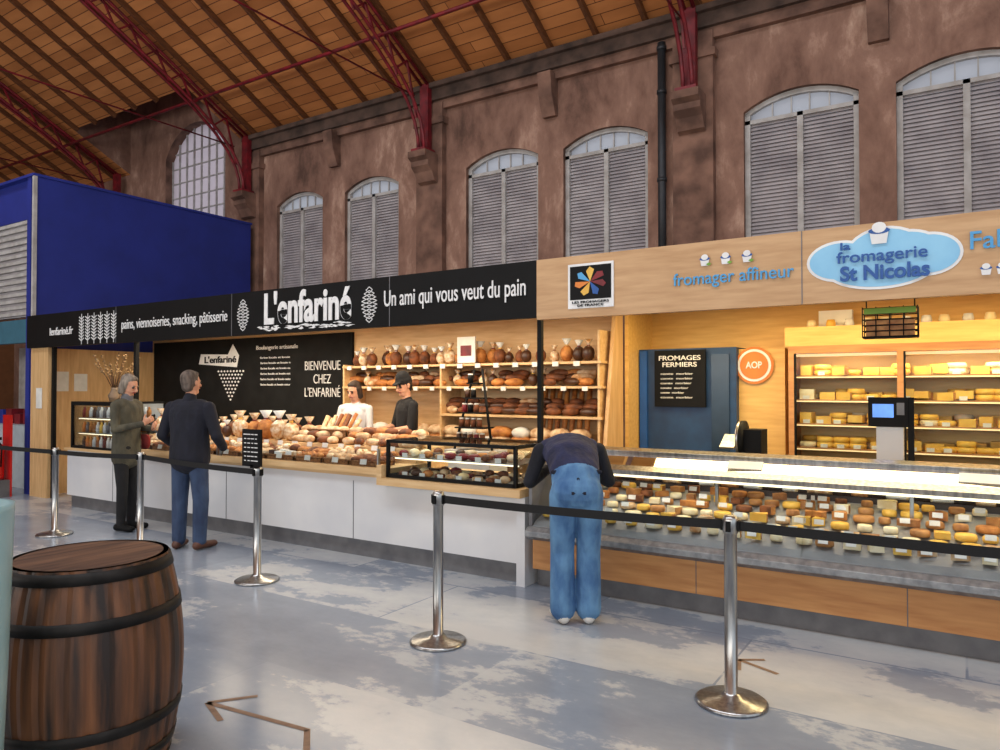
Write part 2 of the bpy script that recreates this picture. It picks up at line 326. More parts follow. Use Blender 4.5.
# ---------------------------------------------------------------- bakery stall structure
SY=5.3; BY=7.2
b=MB()
b.box(-11.7,-11.6,SY+.06,BY,0,2.2,PINEZ)
b.box(-11.7,-11.2,SY-.02,SY+.06,0,2.19,PINEZ)
b.box(-11.7,-3.1,BY,BY+.08,0,2.40,PINE)
b.box(-11.7,-3.05,SY+.06,BY+.1,2.40,2.46,PINE)
b.box(-11.6,-6.98,BY-.04,BY,1.02,2.36,CHALK)
b.box(-11.7,-3.0,SY+.0,SY+.06,2.2,2.62,PINE)
for x in(-11.15,-9.05): b.box(x-.025,x+.025,SY+.02,SY+.07,.0 if x<-11 else .8,2.2,BLACK)
b.box(-3.03,-2.99,SY+.0,SY+.04,1.1,2.2,BLACK)
b.prism([(6.6,0),(7.2,0),(7.2,2.45),(7.02,2.45)],-3.1,-3.06,PINEZ)
for k in range(9): b.lathe([(.001,0),(.05,0),(.05,.08),(.04,.09),(.001,.09)],(-10.8+.95*k,5.9,2.31),BLACK,12)
b.obj('bakery_stall')
b=MB(); b.box(-11.75,-3.0,SY-.06,SY,2.19,2.67,BLACK)
for x in(-9.35,-6.98,-4.62): b.box(x-.004,x+.004,SY-.064,SY-.06,2.19,2.67,GREY)
def diam(x,z,w,h,m=WTXT,y=SY-.066):
    b.add([(x-w,y,z),(x,y,z-h),(x+w,y,z),(x,y,z+h)],[(0,1,2,3)],m)
for k in range(6):
    b.box(-10.203+.16*k,-10.197+.16*k,SY-.066,SY-.06,2.2,2.62,WTXT)
    for j in range(8):
        x=-10.2+.16*k
        for s_ in(-1,1): b.beam((x,SY-.064,2.25+.042*j),(x+s_*.06,SY-.064,2.285+.042*j),.006,.012,WTXT)
for x0 in(-6.78,-4.88):
    for j in range(9):
        ww=.03+.075*math.sin(math.pi*(j+.5)/9)
        for s_ in(-1,1):
            b.beam((x0,SY-.064,2.24+.036*j),(x0+s_*ww,SY-.064,2.27+.036*j),.004,.007,WTXT)
            b.beam((x0,SY-.064,2.30+.036*j),(x0+s_*ww,SY-.064,2.27+.036*j),.004,.007,WTXT)
for k in range(70): diam(U(-6.5,-5.1),U(2.22,2.27),U(.02,.07),U(.004,.012),WTXT,SY-.0655-.0001*k)
sg=b.obj('bakery_sign')
ty=SY-.07
text("lenfariné.fr",-11.05,-10.42,2.40,.11,ty,WTXT,sg,.01)
text("pains, viennoiseries, snacking, pâtisserie",-9.2,-7.05,2.42,.17,ty,WTXT,sg,-.004)
text("L'enfariné",-6.42,-5.12,2.44,.36,ty,WTXT,sg,.03)
text("Un ami qui vous veut du pain",-4.68,-3.10,2.45,.20,ty,WTXT,sg,.004)
b=MB(); y=BY-.045
b.add([(-10.35,y,1.98),(-9.4,y,1.92),(-9.35,y,2.1),(-9.5,y,2.28),(-9.62,y,2.12),(-10.3,y,2.14)],[(0,1,2,3,4,5)],WTXT)
for k in range(9):
    z=1.86-.055*k; n_=9-k
    for j in range(n_): 
        xx=-9.55+(j-(n_-1)/2)*.075; b.add([(xx-.028,y,z),(xx,y,z-.018),(xx+.028,y,z),(xx,y,z+.018)],[(0,1,2,3)],WTXT)
cb=b.obj('chalk_logo_panel')
text("Boulangerie artisanale",-8.95,-8.05,2.2,.08,y,WTXT,cb,.0)
text("L'enfariné",-10.2,-9.42,2.04,.11,y-.004,BLACK,cb,.02)
for i,z in enumerate((2.05,1.97,1.89,1.81,1.73,1.65)): text("farine locale et levain naturel"[:24+i],-8.85,-8.2,z,.03,y,WTXT,cb)
text("BIENVENUE\nCHEZ\nL'ENFARINÉ",-7.9,-7.2,1.72,.5,y,WTXT,cb,-.01)
b=MB(); SX=-6.78
for z in(1.30,1.62,1.88): b.box(SX if z>1.4 else -5.2,-3.12,6.78,7.19,z-.025,z,PINE)
for x in(SX,-5.2,-3.16): b.box(x-.012,x+.012,6.8,7.19,.0,2.2 if x>-4 else 1.9,PINE)
b.box(SX,-3.11,6.7,7.19,.9,.95,PINE)
b.obj('bread_shelf')
b=MB()
def bag(x,y,z,s,m=CR2,top=CELLO):
    b.blob((x,y,z+s*.5),(s*.42,s*.42,s*.5),rnd(),m,10,6); b.lathe([(s*.30,s*.75),(s*.07,s*1.0),(s*.09,s*1.04),(s*.3,s*1.4),(.001,s*1.25)],(x,y,z),top,8)
    b.lathe([(s*.1,s*.97),(s*.12,s*1.0),(s*.1,s*1.04)],(x,y,z),RED if rnd()<.5 else CH1,8)
x=SX+.1
while x<-3.2:
    bag(x,U(6.88,7.05),1.88,U(.12,.19),random.choice([CR1,CR2,CELLO,CHOC,CHOC]),random.choice([CELLO,PAPER])); x+=U(.11,.17)
x=SX+.1
while x<-3.25:
    if rnd()<.35: bag(x,6.95,1.62,.14,random.choice([CHOC,CR2,CELLO]),CELLO); x+=.13; continue
    for k in range(3): b.blob((x+U(-.03,.03),6.9+.08*k,1.62+.045+.05*k),(U(.1,.16),.06,.045),U(-.8,.8),random.choice([CR2,CR2,CR1,CHOC,CR3]))
    x+=U(.15,.24)
x=-5.1
while x<-3.25:
    for k in range(3): b.blob((x+U(-.03,.03),6.9+.07*k,1.30+.045+.05*k),(U(.09,.15),.06,.045),U(-.8,.8),random.choice([CR2,CR2,CR3,CHOC]))
    x+=U(.15,.24)
x=SX+.1
while x<-3.25:
    for k in range(2): b.blob((x,6.88,.95+.06+.09*k),(U(.09,.15),.1,.07),U(-.3,.3),random.choice([CR3,CR1,CR3,PAPER]))
    x+=U(.2,.26)
for k in range(14): b.box(SX+.1+.25*k,SX+.17+.25*k,6.76,6.775,1.83,1.88,PAPER); b.box(SX+.2+.25*k,SX+.26+.25*k,6.76,6.775,1.57,1.615,PAPER)
for k in range(7): b.tube([(-3.9+.09*k,6.9,.95),(-3.95+.09*k,7.12,1.6)],.03,CR1,8)
b.obj('shelf_breads')
b=MB(); b.box(-4.95,-4.7,6.79,6.81,1.89,2.19,PAPER); b.box(-4.9,-4.75,6.785,6.79,1.97,2.09,RED); b.obj('framed_notice')
b=MB(); X=-4.35;Y=6.25
for sx in(-1,1): b.tube([(X+sx*.24,Y,.95),(X+sx*.05,Y+.1,1.8)],.014,BLACK)
for k in range(5):
    z=1.02+.155*k; w=.22-.037*k; b.box(X-w,X+w,Y-.1+.02*k,Y+.12,z,z+.015,BLACK)
    n=max(1,int(w*2/.075))
    for j in range(n):
        xx=X-w+.04+j*.075; b.lathe([(.001,0),(.029,0),(.029,.07),(.02,.08),(.001,.08)],(xx,Y,z+.015),random.choice([CHOC,BLACK,RED,CR2]),10); b.lathe([(.001,.08),(.026,.08),(.026,.095),(.001,.095)],(xx,Y,z+.015),PAPER,10)
b.box(X-.3,X+.3,Y-.14,Y+.2,0,.95,WHITE)
b.obj('jam_jar_rack')
b=MB(); CY=5.05
b.box(-10.16,-3.0,CY+.06,5.95,0,.17,GREY); b.box(-10.16,-3.06,CY,5.95,.17,.72,WHITE); b.box(-10.16,-4.5,CY,5.95,.72,.77,WHITE)
for x in(-9.05,-6.8,-4.9): b.box(x-.004,x+.004,CY-.003,CY,.17,.72,GREY)
b.box(-9.0,-4.45,CY-.05,5.95,.80,.86,PINE); b.box(-10.2,-4.5,CY-.03,5.95,.77,.80,PINE)
b.box(-4.5,-2.98,CY-.12,5.95,.72,.785,PINE); b.box(-4.5,-4.44,CY-.12,4.995,.785,.9,PINE); b.box(-3.06,-2.98,CY-.04,5.95,.0,.72,WHITE)
b.box(-9.0,-4.5,5.5,5.95,.86,1.0,PINE)
b.obj('bakery_counter')
def case(name,x0,x1,y0,y1,z0,z1,fm,shelf=None):
    b=MB(); r=.014
    for x in(x0,x1):
        for y in(y0,y1): b.box(x-r,x+r,y-r,y+r,z0,z1,fm)
    for z in(z0+r,z1-r):
        for y in(y0,y1): b.box(x0,x1,y-r,y+r,z-r,z+r,fm)
        for x in(x0,x1): b.box(x-r,x+r,y0,y1,z-r,z+r,fm)
    b.box(x0,x1,y0,y1,z0,z0+.01,WHITE)
    for z in (shelf or []): b.box(x0,x1,y0+.06,y1,z-.005,z+.0,STEEL); b.box(x0+.02,x1-.02,y0+.07,y0+.09,z-.018,z-.006,LAMP)
    b.box(x0+.02,x1-.02,y0+.04,y0+.06,z1-.03,z1-.016,LAMP)
    o=b.obj(name); b=MB()
    b.box(x0,x1,y0-.003,y0+.003,z0,z1,FGLASS); b.box(x0-.003,x0+.003,y0,y1,z0,z1,FGLASS); b.box(x1-.003,x1+.003,y0,y1,z0,z1,FGLASS); b.box(x0,x1,y0,y1,z1-.003,z1+.003,FGLASS)
    b.obj('glass_panels',o); return o
o1=case('pastry_showcase',-4.42,-3.06,5.0,5.6,.79,1.13,BLACK,[.97])
b=MB()
for z in(.805,.975):
    for yy in(5.1,5.25,5.42):
        x=-4.32
        while x<-3.15:
            m=random.choice([CR1,CR3,CR3,CR2,CH2,CHOC,RED]); 
            if rnd()<.5: b.blob((x,yy,z+.03),(.055,.045,.032),rnd()*3,m,10,6)
            else: b.lathe([(.001,0),(.045,0),(.05,.025),(.04,.035),(.001,.037)],(x,yy,z),m,12)
            x+=U(.11,.15)
    for k in range(6): b.obox((-4.25+.2*k,5.03,z+.02),(.06,.004,.04),0,PAPER)
b.obj('pastries',o1)
o2=case('drinks_showcase',-10.1,-9.05,5.08,5.75,.80,1.42,BLACK,[1.0,1.2])
b=MB()
for z in(.81,1.005,1.205):
    for yy in(5.2,5.4,5.6):
        x=-10.02
        while x<-9.12:
            m=random.choice([CH4,RED,CR1,WHITE,CH1,GREY,WHITE,CHOC,GREY]); b.lathe([(.001,0),(.03,0),(.03,.09),(.014,.12),(.014,.14),(.001,.14)],(x,yy,z),m,8); x+=.085
b.box(-10.1,-9.05,5.07,5.08,1.37,1.42,BLACK); b.box(-10.08,-9.07,5.73,5.75,.8,1.4,WHITE)
b.obj('bottles',o2)
b=MB(); c=(-9.75,5.45,1.425); b.lathe([(.001,0),(.06,0),(.08,.07),(.04,.15),(.05,.18),(.04,.17),(.001,.02)],c,M('clay_vase',C(120,100,80),.5),16)
TW=M('twig',C(96,66,44),.8); LF=M('dry_leaf',C(150,120,80),.7)
for k in range(22):
    a=rnd()*6.28; r=U(.1,.34); p=[(c[0],c[1],c[2]+.12),(c[0]+.4*r*math.cos(a),c[1]+.4*r*math.sin(a),c[2]+.32),(c[0]+r*math.cos(a),c[1]+r*math.sin(a),c[2]+U(.4,.66))]
    b.tube(p,[.006,.005,.003],TW,5)
    for j in range(5): t=U(.2,1); q=[p[1][i]*(1-t)+p[2][i]*t for i in range(3)]; b.blob(q,(.024,.01,.014),rnd()*6,LF,6,4)
b.obj('vase_of_branches')
# ---- breads on the counter, in wicker baskets / trays
WICK=M('wicker',C(150,104,60),.8,col2=C(96,62,34),scale=60,bump=.6)
b=MB()
def basket(x0,x1,y0,y1,z,h):
    for a in((x0,x1,y0,y0+.01),(x0,x1,y1-.01,y1),(x0,x0+.01,y0,y1),(x1-.01,x1,y0,y1)): b.box(a[0],a[1],a[2],a[3],z,z+h,WICK)
    b.tube([(x0,y0,z+h),(x1,y0,z+h),(x1,y1,z+h),(x0,y1,z+h),(x0,y0,z+h)],.009,WICK,6)
x=-8.95; kinds=[('c',CR1),('r',CR3),('l',CR2),('c',CR2),('l',CR1),('r',CR1),('l',CR3),('p',PAPER)]; kk=0
while x<-4.65:
    w=U(.34,.44); kd,mt=kinds[kk%8]; kk+=1
    basket(x,x+w-.03,5.06,5.30,.862,.045)
    for j in range(int(w/.085)):
        for yy in(5.11,5.18,5.25):
            xx=x+.05+j*.085; zz=.90+U(0,.03)
            if kd=='c':
                a=U(-.9,.9)
                for q in range(-2,3): b.blob((xx+.022*q,yy-.008*q*q*.6,zz+.01),(.024,.027-.003*abs(q),.027-.004*abs(q)),a,mt,8,5)
            elif kd=='r': b.blob((xx,yy,zz),(.045,.045,.035),0,mt,10,6)
            elif kd=='p': b.obox((xx,yy,zz),(.08,.06,.06),U(-.3,.3),random.choice([PAPER,CELLO,CHOC]))
            else: b.blob((xx,yy,zz),(.075,.032,.032),U(-.4,.4)+1.2,mt,10,6)
    b.obox((x+w/2,5.035,.905),(.08,.004,.05),0,PAPER,-.2)
    x+=w
x=-8.9
while x<-4.65:
    for yy in(5.37,5.44):
        b.blob((x+U(-.02,.02),yy,.86+.05+U(0,.05)),(U(.05,.09),.045,.045),U(-1,1),random.choice([CR1,CR3,CR2,CELLO]),10,6)
    x+=U(.1,.14)
x=-8.9
while x<-4.6:
    if x<-6.3: bag(x,5.62,1.0,U(.15,.25),random.choice([CR1,CR2,CELLO,CHOC]),random.choice([CELLO,PAPER,CELLO])); bag(x+.1,5.8,1.0,U(.15,.2),random.choice([CR1,CR2,CELLO]),CELLO); x+=U(.19,.27)
    else:
        for k in range(3): b.blob((x+U(-.04,.04),5.58+.08*k,1.04+.05*k),(U(.07,.12),.055,.042),U(-.9,.9),random.choice([CR1,CR3,CR2,CR3]),12,7)
        x+=U(.14,.2)
for k in range(18): b.obox((-8.8+.235*k,5.49,.99),(.08,.004,.05),U(-.1,.1),PAPER,-.2)
for k in range(8): b.tube([(-6.1+.06*k,5.72,1.0),(-6.1+.07*k+U(-.04,.04),5.9,1.27+U(-.04,.05))],U(.022,.030),random.choice([CR1,CR2,CR3]),8)
basket(-6.2,-5.6,5.66,5.94,1.0,.14)
for k in range(14):
    b.blob((-4.95+.1*(k%5),5.6+.1*(k//5),1.04+.04*(k//5)),(.06,.06,.045),rnd(),CR3,12,7)
b.obj('counter_breads')
b=MB()
b.box(-8.95,-6.9,5.01,5.016,.865,1.04,FGLASS); b.box(-6.85,-4.55,5.01,5.016,.865,1.02,FGLASS)
for x in(-8.95,-6.9,-6.85,-4.55): b.box(x-.008,x+.008,5.0,5.03,.86,1.04,STEEL)
b.obj('glass_sneeze_guard')
# ---------------------------------------------------------------- cheese stall
b=MB(); b.box(-3.0,4.5,SY-.06,SY,2.17,2.67,OAK)
for x in(-.92,1.5): b.box(x-.003,x+.003,SY-.064,SY-.06,2.17,2.67,GREY)
LB=M('sign_light_blue',C(146,204,236),.5,col2=C(134,194,230)); DB=M('sign_blue',C(84,164,216),.5,col2=C(72,152,206)); DB2=M('sign_deep_blue',C(30,88,164),.5)
ky=0
for k_,(m_,gx) in enumerate(((WTXT,.018),(LB,0))):
    for cx,cz,rx,rz_ in((-.68,2.44,.19,.12),(-.42,2.46,.22,.165),(-.18,2.44,.17,.12),(-.45,2.375,.30,.12),(-.3,2.48,.18,.11)):
        ky+=1; vs=[(cx+(rx+gx)*math.cos(t*math.pi/16),SY-.0635-.0004*ky,cz+(rz_+gx)*math.sin(t*math.pi/16)) for t in range(32)]; b.add(vs,[tuple(range(32))],m_)
y=SY-.07
b.box(-2.70,-2.30,y-.001,y+.009,2.24,2.60,WTXT); b.box(-2.68,-2.32,y-.004,y-.0015,2.31,2.58,BLACK)
for k,cc in enumerate((RED,CH1,DB,CH4,CH1,DB2,RED)):
    a=k*.9+.4; yy_=y-.006-.0003*k; b.add([(-2.5,yy_,2.45),(-2.5+.13*math.cos(a),yy_,2.45+.10*math.sin(a)),(-2.5+.14*math.cos(a+.3),yy_,2.45+.12*math.sin(a+.3)),(-2.5+.11*math.cos(a+.6),yy_,2.45+.09*math.sin(a+.6))],[(0,1,2,3)],cc)
def pot(x,z,s):
    b.add([(x-.06*s,y-.008,z),(x+.06*s,y-.008,z),(x+.08*s,y-.008,z+.12*s),(x-.08*s,y-.008,z+.12*s)],[(0,1,2,3)],WTXT)
    vs=[(x+.09*s*math.cos(t*math.pi/8),y-.009,z+.12*s+.03*s*math.sin(t*math.pi/8)) for t in range(16)]; b.add(vs,[tuple(range(16))],DB2)
    vs=[(x+.06*s*math.cos(t*math.pi/8),y-.010,z+.15*s+.05*s*math.sin(t*math.pi/8)) for t in range(16)]; b.add(vs,[tuple(range(16))],WTXT)
pot(-.45,2.53,.7)
GR=M('sign_green',C(120,170,60),.5)
for x in(-1.58,-1.43,-1.28): pot(x,2.49,.42); diam(x+.03,2.50,.02,.012,GR,y-.012)
for x in(.12,.2,.5): pot(x,2.28,.35)
sg=b.obj('cheese_shop_sign')
text("fromager affineur",-1.82,-.97,2.40,.12,y,DB,sg,.006)
text("la",-.68,-.62,2.53,.05,y-.01,DB2,sg,.02); text("fromagerie",-.70,-.18,2.455,.10,y-.01,DB2,sg,.01); text("St Nicolas",-.68,-.17,2.345,.10,y-.01,DB2,sg,.03)
text("Fabrication maison",.04,1.2,2.49,.11,y,DB,sg,.008)
text("LES FROMAGERS\nDE FRANCE",-2.66,-2.34,2.275,.045,y-.006,BLACK,sg)
GOLD=wood_mat('warm_panel',C(232,190,112),C(214,166,90),'X')
b=MB()
b.box(-3.04,4.5,7.9,8.0,0,2.55,GOLD); b.box(-3.04,4.5,SY+.0,8.0,2.55,2.6,PINE); b.box(4.4,4.5,SY,7.9,0,2.55,PINE)
b.box(-3.04,-3.0,7.2,7.9,0,2.55,GOLD)
b.box(-1.45,4.4,7.35,7.9,2.0,2.18,GOLD)
b.box(-3.0,-1.95,7.5,7.9,0,2.02,NAVYD); b.box(-2.2,-2.02,7.48,7.5,.95,1.95,M('dark_window',C(40,60,84),.2)); b.box(-2.98,-2.9,7.47,7.5,0,2.0,DB2)
b.box(-1.95,-1.5,7.6,7.9,0,2.0,GOLD)
b.obj('cheese_stall')
b=MB(); b.box(-2.8,-2.25,7.44,7.47,1.4,2.0,BLACK); o=b.obj('menu_board')
text("FROMAGES\nFERMIERS",-2.75,-2.3,1.88,.12,7.435,WTXT,o,.01)
for k in range(6): text("comte  morbier",-2.73,-2.4+U(-.08,.03),1.75-.05*k,.022,7.435,WTXT,o)
b=MB(); c=(-1.79,7.55,1.83)
for r,yy,m in((.19,7.57,CH4),(.165,7.565,WTXT),(.14,7.56,CH4)):
    vs=[(c[0]+r*math.cos(t*math.pi/16),yy,c[2]+r*math.sin(t*math.pi/16)) for t in range(32)]; vs+=[(x,yy+.01,z) for x,_,z in vs]
    b.add(vs,[tuple(range(32))]+[(i,(i+1)%32,32+(i+1)%32,32+i) for i in range(32)],m)
o=b.obj('round_wall_sign'); text("AOP",c[0]-.08,c[0]+.08,c[2],.07,7.555,WTXT,o,.02)
b=MB(); FX0,FX1,FY=-1.42,3.6,7.35
b.box(FX0,FX1,7.85,7.9,0,2.0,GOLD); b.box(FX0,FX1,FY,7.85,0,.8,OAKO); b.box(FX0,FX1,FY,7.85,1.93,1.999,OAKO)
xx=[FX0,-.5,.45,1.4,2.4,3.55]
for x in xx: b.box(x,x+.05,FY,FY+.05,.8,1.93,OAKO); b.box(x+.05,x+.065,FY,FY+.05,.8,1.93,BLACK); b.box(x+.0,x+.02,FY+.05,7.85,.8,1.93,OAKO)
for z in(1.03,1.26,1.49,1.72): b.box(FX0,FX1,FY+.1,7.85,z-.012,z,OAKO); b.box(FX0,FX1,FY+.1,FY+.108,z-.024,z-.012,FLAMP)
b.box(FX0,FX1,FY+.06,FY+.09,1.90,1.925,FLAMP)
fr=b.obj('wall_fridge'); b=MB(); b.box(FX0,FX1,FY+.01,FY+.016,.82,1.93,FGLASS); b.obj('glass_doors',fr)
b=MB()
for z in(.80,1.03,1.26,1.49,1.72):
  for yy in(7.54,7.7):
    x=FX0+.1
    while x<FX1-.08:
        t=rnd()
        if t<.5: 
            for q in range(random.choice([1,2,2])): b.lathe([(.001,0),(.07,0),(.078,.025),(.07,.05),(.001,.052)],(x+.04,yy,z+.052*q),random.choice([CH1,CH2,CH1,CH1]),14)
        elif t<.75: b.obox((x+.04,yy,z+.05),(U(.09,.14),.12,U(.06,.11)),U(-.2,.2),random.choice([CH1,CH1,CH1,CH2]))
        else: b.wedge((x,yy-.05,z),.14,.07,U(-.3,.8),CH1,.8,CH3)
        if yy<7.6 and rnd()<.5: b.obox((x+.04,7.465,z+.02),(.06,.004,.035),0,PAPER)
        x+=U(.12,.165)
b.obj('fridge_cheeses',fr)
b=MB()
for k in range(22): b.lathe([(.001,0),(.04,0),(.045,.04),(.035,.08),(.001,.08)],(-1.25+.16*k+U(-.02,.02),7.6,2.18),random.choice([CH2,CR3,WHITE,CH1]),12)
b.box(-1.2,-.9,7.7,7.8,2.18,2.36,WTXT)
b.obj('cheese_tins')
DG=M('case_interior_dark',C(60,58,56),.5,col2=C(44,42,42))
b=MB(); X0,X1=-2.93,4.4
b.box(X0,X1,5.14,5.9,0,.15,GREY); b.box(X0,X1,5.05,5.85,.15,.40,OAKO)
for x in(-1.6,-.3,1.0,2.3): b.box(x-.003,x+.003,5.047,5.05,.15,.40,GREY)
b.prism([(4.97,.40),(5.85,.40),(5.85,.5),(4.97,.5),(4.93,.47),(4.93,.43)],X0,X1,STEELD)
b.prism([(4.99,.5),(5.85,.5),(5.85,.76),(5.8,.76),(5.05,.54)],X0,X1,M('display_deck',C(150,150,150),.4,col2=C(130,130,132)))
b.box(X0,X1,5.85,5.95,.15,.95,DG)
b.box(X0,X0+.03,4.99,5.85,.5,.95,GREY)
b.prism([(5.24,.93),(5.32,.97),(5.32,.995),(5.23,.965)],X0,X1,STEEL)
b.prism([(5.52,1.05),(5.60,1.08),(5.60,1.11),(5.51,1.09)],X0,X1,STEEL)
b.box(X0,X1,5.95,6.4,.9,.94,DG); b.box(X0,X1,6.3,6.35,0,.9,STEELD)
for x in(X0+.04,-1.6,-.3,1.0,2.3,3.6): b.box(x-.012,x+.012,5.56,5.59,.7,1.06,STEEL)
b.box(X0,X1,5.30,5.33,.905,.925,LAMP)
cc_=b.obj('cheese_counter',bevel=.004)
b=MB(); 
b.prism([(4.99,.5),(4.996,.5),(5.256,.94),(5.25,.94)],X0,X1,GLASS); b.prism([(5.32,.98),(5.32,.985),(5.53,1.07),(5.53,1.065)],X0,X1,GLASS)
for x in(X0,-.9,1.1): b.prism([(4.99,.5),(5.25,.94),(5.52,1.06),(5.52,.6)],x,x+.005,GLASS)
b.obj('curved_glass_front',cc_)
b=MB()
def zd(y): return .54+(y-5.05)*.22/.75
for row,yy in enumerate((5.12,5.25,5.38,5.51,5.63,5.75)):
    x=X0+.12
    while x<X1-.1:
        t=rnd(); z=zd(yy)+.012; m=random.choice([CH1,CH2,CH2,CH1,CH3,CR3] if row<3 else [CH1,CH3,CH2,CH3,CR2,CR1])
        if t<.55: r=U(.035,.065); b.lathe([(.001,0),(r,0),(r*1.05,.015),(r,.035),(r*.9,.04),(.001,.042)],(x,yy,z),m,14)
        elif t<.85: b.wedge((x-.05,yy-.03,z),U(.09,.14),U(.04,.06),U(-.3,1.2),m,U(.5,1.1),CH3)
        else: b.obox((x,yy,z+.02),(U(.06,.11),.08,.04),U(-.3,.3),m)
        if rnd()<.4: b.obox((x,yy-.06,z+.04),(.06,.003,.034),U(-.1,.1),PAPER,-.3)
        x+=U(.11,.18)
b.box(X0+.1,X1-.05,5.56,5.80,.845,.85,GLASS)
x=X0+.2
while x<X1-.1: b.obox((x,5.68,.875),(U(.08,.14),.1,.05),U(-.2,.2),random.choice([CH2,CH3,PAPER,CHOC,CR3])); x+=U(.16,.3)
b.obj('cheeses',cc_)
b=MB()
for k,x in enumerate((-1.35,.1,.75)): b.obox((x,5.42,1.035),(U(.22,.32),.12,.004),U(-.1,.1),PAPER,.38)
b.obj('wrapping_paper')
b=MB(); X,Y=-.47,6.12
b.box(X-.17,X+.17,Y-.15,Y+.15,.945,1.02,WHITE); b.box(X-.15,X+.15,Y-.13,Y+.13,1.02,1.035,STEEL); b.box(X-.09,X+.09,Y+.02,Y+.08,1.035,1.31,WHITE)
b.box(X-.14,X+.12,Y-.02,Y+.04,1.31,1.53,BLACK); b.box(X-.11,X+.03,Y-.024,Y-.02,1.38,1.48,SCREEN); b.box(X+.05,X+.1,Y-.024,Y-.02,1.4,1.49,GREY)
b.box(X+.12,X+.16,Y,Y+.04,.95,1.53,BLACK)
b.obj('shop_scale')
b=MB(); X,Y=-1.55,6.15
b.box(X-.2,X+.2,Y-.12,Y+.14,.945,1.03,STEEL); b.tube([(X-.02,Y-.03,1.18),(X+.0,Y-.03,1.18)],.15,STEEL,24); b.tube([(X+.0,Y-.03,1.18),(X+.03,Y-.03,1.18)],.15,BLACK,24); b.box(X+.03,X+.17,Y-.1,Y+.12,1.03,1.26,BLACK); b.obox((X-.11,Y,1.15),(.12,.2,.02),0,STEEL,.5)
b.obj('meat_slicer')
b=MB(); X,Y=-.43,5.75
for k in range(6): 
    for yy in(Y-.06,Y+.06): b.tube([(X-.17,yy,1.96+.04*k),(X+.17,yy,1.96+.04*k)],.005,BLACK,6)
for sx in(-.17,-.085,0,.085,.17):
    for yy in(Y-.06,Y+.06): b.tube([(X+sx,yy,1.955),(X+sx,yy,2.17)],.004,BLACK,6)
b.box(X-.17,X+.17,Y-.06,Y+.06,1.95,1.957,BLACK); b.box(X-.15,X+.15,Y-.04,Y+.04,1.96,2.08,CH3); b.box(X-.16,X+.16,Y-.068,Y-.062,2.12,2.16,GR)
for sx in(-.15,.15): b.box(X+sx-.004,X+sx+.004,Y-.004,Y+.004,2.16,2.55,BLACK)
b.obj('hanging_wire_rack')
# ---------------------------------------------------------------- barrel
def barrel(c):
    W=M('barrel_oak',C(128,80,46),.5,col2=C(36,22,15),scale=4,stretch=(4,4,.3),bump=.5,lo=.36,hi=.74,detail=8); H=M('barrel_hoop',C(40,37,35),.6,.5,col2=C(20,18,17),scale=10)
    b=MB(); Hh=.89; n=26; sub=4; seg=n*sub; vs=[];fs=[]; zs=[Hh*k/20 for k in range(21)]
    def R(z): u=(z/Hh-.5)*2; return .368-.064*abs(u)**2.0
    for z in zs:
        for k in range(seg):
            r=R(z)-(.006 if k%sub==0 else 0); t=2*math.pi*k/seg; vs.append((c[0]+r*math.cos(t),c[1]+r*math.sin(t),z))
    for i in range(20):
        for k in range(seg): fs.append((i*seg+k,i*seg+(k+1)%seg,(i+1)*seg+(k+1)%seg,(i+1)*seg+k))
    b.add(vs,fs,W,False)
    b.lathe([(R(Hh),Hh),(R(Hh)-.022,Hh),(R(Hh)-.03,Hh-.035),(.001,Hh-.035)],c,M('barrel_head_oak',C(112,80,58),.6,col2=C(66,44,32),scale=3,stretch=(8,1,1),bump=.3),48,False)
    for k in range(-3,4): b.box(c[0]+k*.078-.003,c[0]+k*.078+.003,c[1]-math.sqrt(.26**2-(k*.078)**2),c[1]+math.sqrt(.26**2-(k*.078)**2),Hh-.036,Hh-.0335,BLACK)
    for z0,z1 in((.835,.88),(.655,.70),(.23,.275),(.09,.13),(.005,.045)):
        b.lathe([(R(z0),z0),(R(z0)+.005,z0),(R(z1)+.005,z1),(R(z1),z1)],c,H,64)
    return b.obj('wooden_barrel')
barrel((-3.14,1.66,0))
b=MB(); PT=M('pale_teal_plastic',C(176,206,206),.3,col2=C(150,186,190),scale=3)
b.lathe([(.001,0),(.15,0),(.165,.02),(.185,.6),(.2,1.17),(.2,1.19),(.18,1.19),(.001,1.15)],(-2.96,1.07,0),PT,40); b.obj('plastic_planter_tub')
b=MB(); c=(-10.9,3.9)
for dx in(-.17,.17):
    for dy in(-.17,.17): b.tube([(c[0]+dx*1.15,c[1]+dy*1.15,0),(c[0]+dx,c[1]+dy,.45)],.018,OAKO)
b.box(c[0]-.2,c[0]+.2,c[1]-.2,c[1]+.2,.45,.48,OAKO)
for dx in(-.17,.17): b.tube([(c[0]+dx,c[1]+.18,.45),(c[0]+dx,c[1]+.24,.9)],.016,OAKO)
b.box(c[0]-.19,c[0]+.19,c[1]+.2,c[1]+.23,.7,.9,OAKO); b.obj('wooden_chair')
